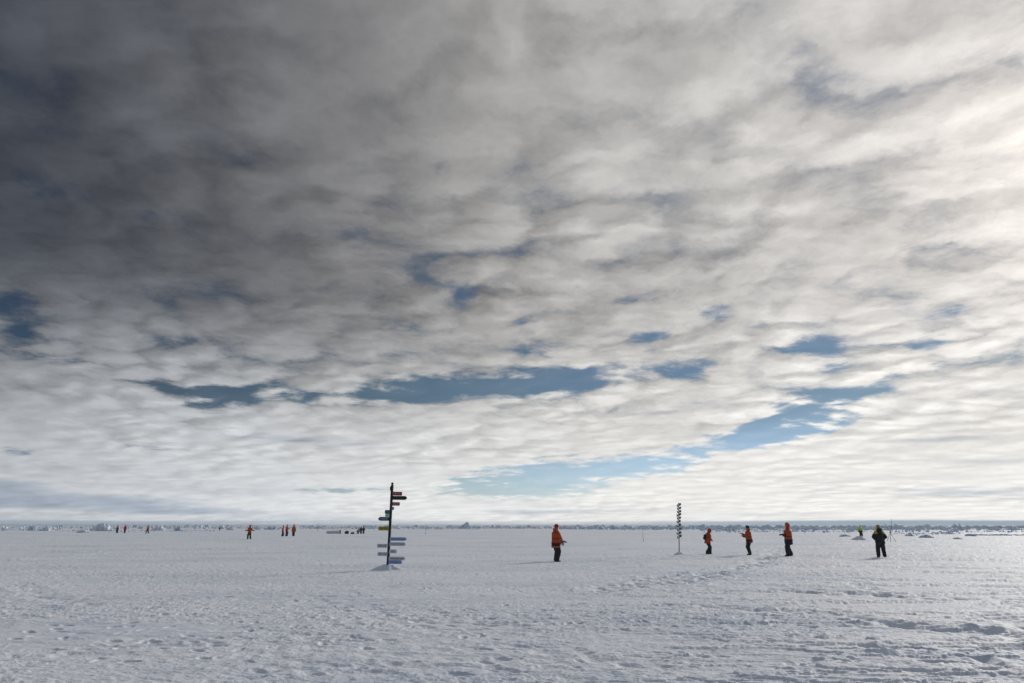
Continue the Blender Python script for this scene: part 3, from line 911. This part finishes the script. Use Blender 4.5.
def mound(at, w_, dpt, h_, label, seed=0, name='snow_heap', group='snow heaped round post feet'):
    x, y = at
    bm = bmesh.new()
    nr, na = 18, 64
    cen = bm.verts.new((0, 0, h_))
    rings = []
    for i in range(1, nr + 1):
        t = i / nr
        row = []
        for j in range(na):
            a = 2 * PI * j / na
            edge = 1 + .22 * math.sin(a * 2 + seed) + .12 * math.sin(a * 5 + seed * 2)
            px_, py_ = math.cos(a) * t * w_ * edge, math.sin(a) * t * dpt * edge
            f = (math.cos(t * PI) * .5 + .5) ** 1.1
            nz = float(fbm(np.array([px_ / .18 + seed * 7]), np.array([py_ / .18]), 3, 90 + seed)[0])
            row.append(bm.verts.new((px_, py_, h_ * f + nz * .22 * h_ * math.sin(min(1, t + .15) * PI) - .03 * t * t)))
        rings.append(row)
    for j in range(na): bm.faces.new([cen, rings[0][j], rings[0][(j + 1) % na]])
    for i in range(nr - 1):
        for j in range(na):
            bm.faces.new([rings[i][j], rings[i + 1][j], rings[i + 1][(j + 1) % na], rings[i][(j + 1) % na]])
    o = finish(bm, name, M['snow'], None, True)
    o.location = (x, y, gz(x, y))
    tag(o, label, 'snow heap', group)
    return o

P1 = ground_at(387.6, 569.6)
mound(P1, .72, .5, .20, 'snow heap round the foot of the tall black signpost', 1)
root = empty('signpost', (P1[0], P1[1], gz(*P1)))
root.rotation_euler = (0, .011, 0)
tag(root, 'tall black signpost with many coloured boards pointing left and right', 'signpost')
d1 = math.hypot(P1[0], P1[1])
mpp = (P1[1] * math.cos(PITCH) - CAM_H * math.sin(PITCH)) / 682.67     # metres a pixel spans at the post
def pz(py):      # height on the post for a row of the photograph
    r = ray(390, py); return CAM_H + r.z * P1[1] / r.y - root.location.z
TOP = pz(484.8)
bm = bmesh.new()
bevel_box(bm, (0, 0, TOP / 2 - .05), (.10, .10, TOP + .1), .008)
finish(bm, 'post', M['postblack'], root)
bm = bmesh.new(); bmesh.ops.create_uvsphere(bm, u_segments=16, v_segments=10, radius=.052, matrix=Matrix.Translation((.0, 0, TOP + .05)))
tube(bm, (0, 0, TOP - .01), (0, 0, TOP + .03), .025)
finish(bm, 'finial', M['postblack'], root, True)
bm = bmesh.new(); bevel_box(bm, (-.05, -.02, pz(488.6)), (.06, .12, .16), .012); finish(bm, 'lantern_box', M['postblack'], root)
for (py, L, side, hp, m_, ink, pt, yaw) in [
    (493.7, .40, 1, 3.8, 'b_red', 'ink_light', False, .06), (497.9, .62, 1, 3.9, 'b_black', None, True, -.04),
    (503.9, .33, 1, 3.5, 'b_red', 'ink_light', False, .03), (508.5, .105, 1, 3.1, 'b_purple', 'ink_white', False, .4),
    (511.9, .20, -1, 3.7, 'b_slate', None, False, .1), (515.6, .17, -1, 3.9, 'b_green', None, False, .2),
    (518.9, .46, -1, 3.8, 'b_navy', 'ink_white', True, -.05), (528.5, .42, -1, 3.9, 'b_yellow', 'ink_dark', False, .05),
    (538.9, .68, 1, 3.4, 'b_blue', 'ink_dark', True, .05), (543.9, .66, 1, 3.6, 'b_grey', 'ink_dark', True, -.05),
    (545.8, .43, -1, 3.7, 'b_grey', 'ink_dark', False, .06), (551.3, .30, 1, 3.8, 'b_grey', 'ink_dark', False, .12),
    (554.0, .40, -1, 3.6, 'b_grey', 'ink_dark', False, -.05), (558.4, .66, 1, 3.5, 'b_grey', 'ink_dark', True, .04),
    (562.0, .56, 1, 3.4, 'b_blue', 'ink_dark', True, -.04)]:
    board(root, pz(py), L, side, hp * mpp, M[m_], M[ink] if ink else None, pt, yaw, y0=-.062 if m_ != 'b_green' else -.10)

P2 = ground_at(679.2, 554.2)
mound(P2, .28, .25, .13, 'small snow heap round the foot of the slender signpost', 2)
root = empty('signpost', (P2[0], P2[1], gz(*P2)))
tag(root, 'slender signpost with a stack of small dark boards seen edge-on', 'signpost')
def pz2(py):
    r = ray(679.6, py); return CAM_H + r.z * P2[1] / r.y - root.location.z
bm = bmesh.new(); LN = .05
tube(bm, (0, 0, -.1), (LN * pz2(502.8), 0, pz2(502.8)), .03, .026, 12)
finish(bm, 'pole', M['bare'], root, True)
rnd = random.Random(5)
M['b_dark'] = material('dark_blue_board_paint', (.022, .028, .045), .6, .3, 8)
M['b_white'] = material('white_board_paint', (.70, .72, .74), .6, .1, 8)
for i, py in enumerate([504.9, 508.2, 511.5, 514.8, 518.0, 521.4, 525.3, 529.2, 533.0, 536.4]):
    L = .44
    yaw = R(rnd.uniform(43, 50)) * (1 if i != 5 else 1)
    bm = bmesh.new()
    bevel_box(bm, (0, 0, 0), (L, .05, .125), .006)
    bo = finish(bm, 'sign_board', M['b_dark'], root)
    bo.matrix_local = Matrix.Translation((LN * pz2(py) + rnd.uniform(-.02, .02), -.06, pz2(py))) @ Matrix.Rotation(yaw, 4, 'Z') @ Matrix.Rotation(R(-9 if i % 3 else -16), 4, 'Y')
    bm = bmesh.new()
    bevel_box(bm, (-L / 2 + .085, -.028, .025), (.15, .008, .08), 0)
    finish(bm, 'lettering', M['b_white'], bo)

# ------------------------------------------------------------------ thin marker poles
def pole(px, py, top, r_, label, lean=0.0):
    x, y = ground_at(px, py)
    z0 = gz(x, y)
    r = ray(px, top); ht = CAM_H + r.z * y / r.y - z0
    bm = bmesh.new()
    tube(bm, (0, 0, -.15), (lean, 0, ht), r_, r_ * .7, 8)
    tube(bm, (lean * .97, 0, ht * .97), (lean, 0, ht + .02), r_ * 1.25, r_ * 1.1, 8)
    o = finish(bm, 'marker_pole', M['cane'], None, True)
    o.location = (x, y, z0)
    tag(o, label, 'pole', 'thin marker poles standing on the ice')
pole(643.4, 541.8, 527.3, .018, 'thin pole standing alone left of the slender signpost', -.03)
pole(425.6, 535.0, 523.6, .022, 'faint thin pole just right of the tall signpost')
pole(317.6, 531.6, 523.4, .05, 'short dark pole standing left of the pale sled')
pole(624.6, 531.0, 523.0, .035, 'distant thin pole between the red-hatted person and the thin pole', .05)

TP = ground_at(891.5, 541.9)
root = empty('pole_tripod', (TP[0], TP[1], gz(*TP)))
tag(root, 'tripod of crossed thin poles standing right of the yellow-shouldered person', 'tripod')
mt_ = TP[1] / 682.67
def tp(px, py, y): return ((px - 891.5 + (541.9 - py) * .14) * mt_, y, (541.9 - py) * mt_ * 1.0)
for a, b in [((889.4, 541.9, -.2), (892.8, 520.5, .25)), ((895.0, 541.9, -.15), (886.2, 524.6, .25)), ((890.2, 541.0, .55), (891.4, 528.0, -.1))]:
    bm = bmesh.new(); tube(bm, tp(*a), tp(*b), .022, .014, 8); finish(bm, 'pole', M['cane'], root, True)
bm = bmesh.new(); bmesh.ops.create_icosphere(bm, subdivisions=2, radius=.06, matrix=Matrix.Translation(tp(890.9, 533.3, .03)) @ Matrix.Diagonal((1, 1.6, 1.2, 1)))
finish(bm, 'lashing', M['darkgrey'], root, True)

# ------------------------------------------------------------------ broken ice
def chunk(bm, c, w_, dp, hh, rnd, tilt=.5):
    """one broken slab: hull of jittered corners"""
    vs = []
    rot = Euler((rnd.uniform(-tilt, tilt), rnd.uniform(-tilt, tilt), rnd.uniform(0, 6.28))).to_matrix()
    for sx_ in (-1, 1):
        for sy_ in (-1, 1):
            for sz_ in (-1, 1):
                k_ = 1 if sz_ < 0 else rnd.uniform(.35, .95)
                p = Vector((sx_ * w_ / 2 * k_ * rnd.uniform(.7, 1.1), sy_ * dp / 2 * k_ * rnd.uniform(.7, 1.1), sz_ * hh / 2 * rnd.uniform(.6, 1.1)))
                vs.append(bm.verts.new(Vector(c) + rot @ p))
    for q in ((0, 1, 3, 2), (4, 6, 7, 5), (0, 4, 5, 1), (2, 3, 7, 6), (0, 2, 6, 4), (1, 5, 7, 3)):
        bm.faces.new([vs[i] for i in q])

def hummock(px0, px1, pyb, pyt, label, seed, n=14, kind='rubble', m_='ice'):
    """a heap of ice at the distance its foot shows"""
    rnd = random.Random(seed)
    if kind == 'rubble': n = int(n * 1.9)
    xc, y = ground_at((px0 + px1) / 2, pyb)
    x0, x1 = [ray(p, pyb).x / ray(p, pyb).y * y for p in (px0, px1)]
    w_ = x1 - x0; cx = (x0 + x1) / 2
    zt = CAM_H + ray((px0 + px1) / 2, pyt).z / ray((px0 + px1) / 2, pyt).y * y
    z0 = gz(cx, y)
    ht = max(zt - z0, .25)
    bm = bmesh.new()
    if kind == 'peak':
        chunk_pts = [(-w_ * .5, 0, -.2), (w_ * .5, 0, -.2), (w_ * .15, w_ * .5, -.2), (-w_ * .1, -w_ * .35, -.2), (w_ * .20, .1, ht), (w_ * .30, .2, ht * .82), (w_ * .36, .1, ht * .4), (0, 0, ht * .62), (-w_ * .28, 0, ht * .30)]
        vs = [bm.verts.new(p) for p in chunk_pts]
        bmesh.ops.convex_hull(bm, input=vs)
        bmesh.ops.subdivide_edges(bm, edges=list(bm.edges), cuts=2)
        for v_ in bm.verts:
            v_.co += Vector((rnd.uniform(-1, 1), rnd.uniform(-1, 1), rnd.uniform(-1, 1))) * w_ * .022
        for i in range(n):
            chunk(bm, (rnd.uniform(-.6, .6) * w_, rnd.uniform(-.4, .3) * w_, .1), rnd.uniform(.1, .25) * w_, rnd.uniform(.1, .25) * w_, rnd.uniform(.1, .3) * ht, rnd)
    else:
        for i in range(n):
            t = rnd.uniform(-1, 1)
            env = (1 - abs(t) ** 1.6) * rnd.uniform(.45, 1.0)
            s_ = rnd.uniform(.14, .40) * w_ * .7
            hh = max(env * ht, .12)
            chunk(bm, (t * w_ * .42, rnd.uniform(-.3, .3) * w_ * .6, hh * .38), s_, s_ * rnd.uniform(.5, 1), hh * 1.0, rnd, .35)
    o = finish(bm, 'ice_hummock', M[m_])
    o.location = (cx, y, z0)
    tag(o, label, 'ice hummock', 'heaps of broken ice standing on the flat ice')
    return o
hummock(457, 471, 528.6, 521.6, 'sharp blue-grey ice peak rising above the horizon right of the tall signpost', 1, 10, 'peak')
hummock(27, 36, 530.5, 522.6, 'tallest ice heap near the left edge', 2, 14)
hummock(0, 8, 530.5, 524.5, 'low ice heap cut off by the left edge', 3, 8, m_='snow')
hummock(38, 54, 530.8, 525.0, 'jumbled white ice heap right of the tallest left heap', 4, 14, m_='snow')
hummock(76, 92, 532.6, 527.4, 'wide snowy heap left of the first far people', 5, 12, m_='snow')
hummock(88, 116, 531.0, 521.5, 'long slanting ice ridge behind the leftmost person', 6, 20, m_='snow')
hummock(150, 167, 530.5, 523.5, 'ice heap right of the striding person', 7, 12, m_='snow')
hummock(173, 183, 531.0, 524.6, 'small pointed ice heap, left of the tiny yellow-green person', 8, 9)
hummock(226, 234, 529.8, 525.4, 'low dark ice heap right of the tiny yellow-green person', 9, 8)
hummock(254, 262, 529.8, 525.4, 'low ice heap between the arms-out person and the trio', 10, 8)
hummock(264, 281, 529.4, 524.4, 'dark ice heap behind the left of the trio', 12, 12)
hummock(919, 933, 537.6, 534.0, 'rounded low ice mound at right, nearer than the ridges', 13, 22)
hummock(953, 962, 539.0, 537.2, 'flat little ice lump near the right edge', 14, 8)
hummock(905, 914, 536.0, 530.0, 'small dark ice heap just left of the rounded mound', 15, 10)
hummock(964, 976, 536.0, 532.4, 'ice heap at the left end of the long low ridge', 16, 12)
hummock(838, 850, 536.5, 533.6, 'low drifted ice heap left of the yellow-green person', 17, 14)
hummock(958.5, 963, 529.5, 520.8, 'highest ice block on the far ridge at right', 18, 9)
hummock(728, 736, 531.0, 522.5, 'ice block on the skyline left of the person with outstretched arm', 19, 8)
mound(ground_at(888, 653.6), .24, .15, .075, 'lump of snow crust alone in the right foreground', 6, 'snow_lump', None)
mound(ground_at(860.0, 539.6), 1.15, .8, .40, 'low snow heap in front of the yellow-green person at right', 4, group=None)

def rubble(name, pieces, seed):
    """far pressure ridges, past counting"""
    rnd = random.Random(seed)
    bm = bmesh.new()
    for (pxa, pxb, pyb, spread, lo_, hi_, n) in pieces:
        for i in range(n):
            px = rnd.uniform(pxa, pxb)
            py = pyb + rnd.gauss(0, spread)
            if py < 526.15: py = 526.15 + rnd.random() * .5
            x, y = ground_pt(px, py)
            cl = .5 + .5 * float(vnoise(np.array([px / 7.0 + seed]), np.array([pyb * 3.0]), 5)[0]) * 1.6
            hh = lo_ + (hi_ - lo_) * max(0, cl) * rnd.random() ** 1.6
            s_ = hh * rnd.uniform(.6, 1.8)
            z0 = 0.0
            chunk(bm, (x, y, z0 + hh * .35), s_, s_ * rnd.uniform(.4, 1), hh, rnd, .4)
    o = finish(bm, name, M['ice'])
    tag(o, kind='stuff')
    o['label'] = 'far pressure ridges of broken blue-grey sea ice along the horizon'
    return o
rubble('ice_rubble', [
    (-60, 330, 528.3, .35, .3, 2.2, 500), (-60, 330, 527.2, .25, .6, 3.2, 500), (0, 60, 530.0, .3, .2, .8, 160), (60, 215, 531.0, .5, .15, .7, 170),
    (300, 580, 528.4, .25, .3, 1.7, 800), (300, 580, 527.4, .25, .6, 3.0, 600), (320, 480, 529.2, .2, .15, .8, 220),
    (560, 720, 529.0, .35, .4, 2.4, 650), (560, 720, 527.6, .3, .6, 3.0, 700),
    (700, 1110, 529.5, .5, .3, 1.5, 1800), (700, 1110, 528.0, .35, .6, 3.3, 2200), (700, 1110, 531.5, .6, .15, .7, 700),
    (890, 960, 534.0, .4, .1, .45, 160), (965, 1110, 535.4, .16, .14, .42, 420), (935, 960, 533.6, .3, .15, .6, 60)], 3)

# ------------------------------------------------------------------ the cold air over the ice
def haze():
    bm = bmesh.new()
    bmesh.ops.create_cube(bm, size=1.0, matrix=Matrix.Translation((0, 0, 3.0)) @ Matrix.Diagonal((31000, 31000, 9.0, 1)))
    m_ = bpy.data.materials.new('pale_air')
    m_.use_nodes = True
    t = m_.node_tree
    t.nodes.clear()
    v_ = t.nodes.new('ShaderNodeVolumePrincipled')
    v_.inputs['Color'].default_value = (.80, .89, 1.0, 1)
    v_.inputs['Density'].default_value = .00022
    v_.inputs['Anisotropy'].default_value = .2
    o_ = t.nodes.new('ShaderNodeOutputMaterial')
    t.links.new(v_.outputs[0], o_.inputs['Volume'])
    o = finish(bm, 'haze', m_)
    tag(o, kind='stuff')
    o['label'] = 'thin cold haze lying over the sea ice'
haze()
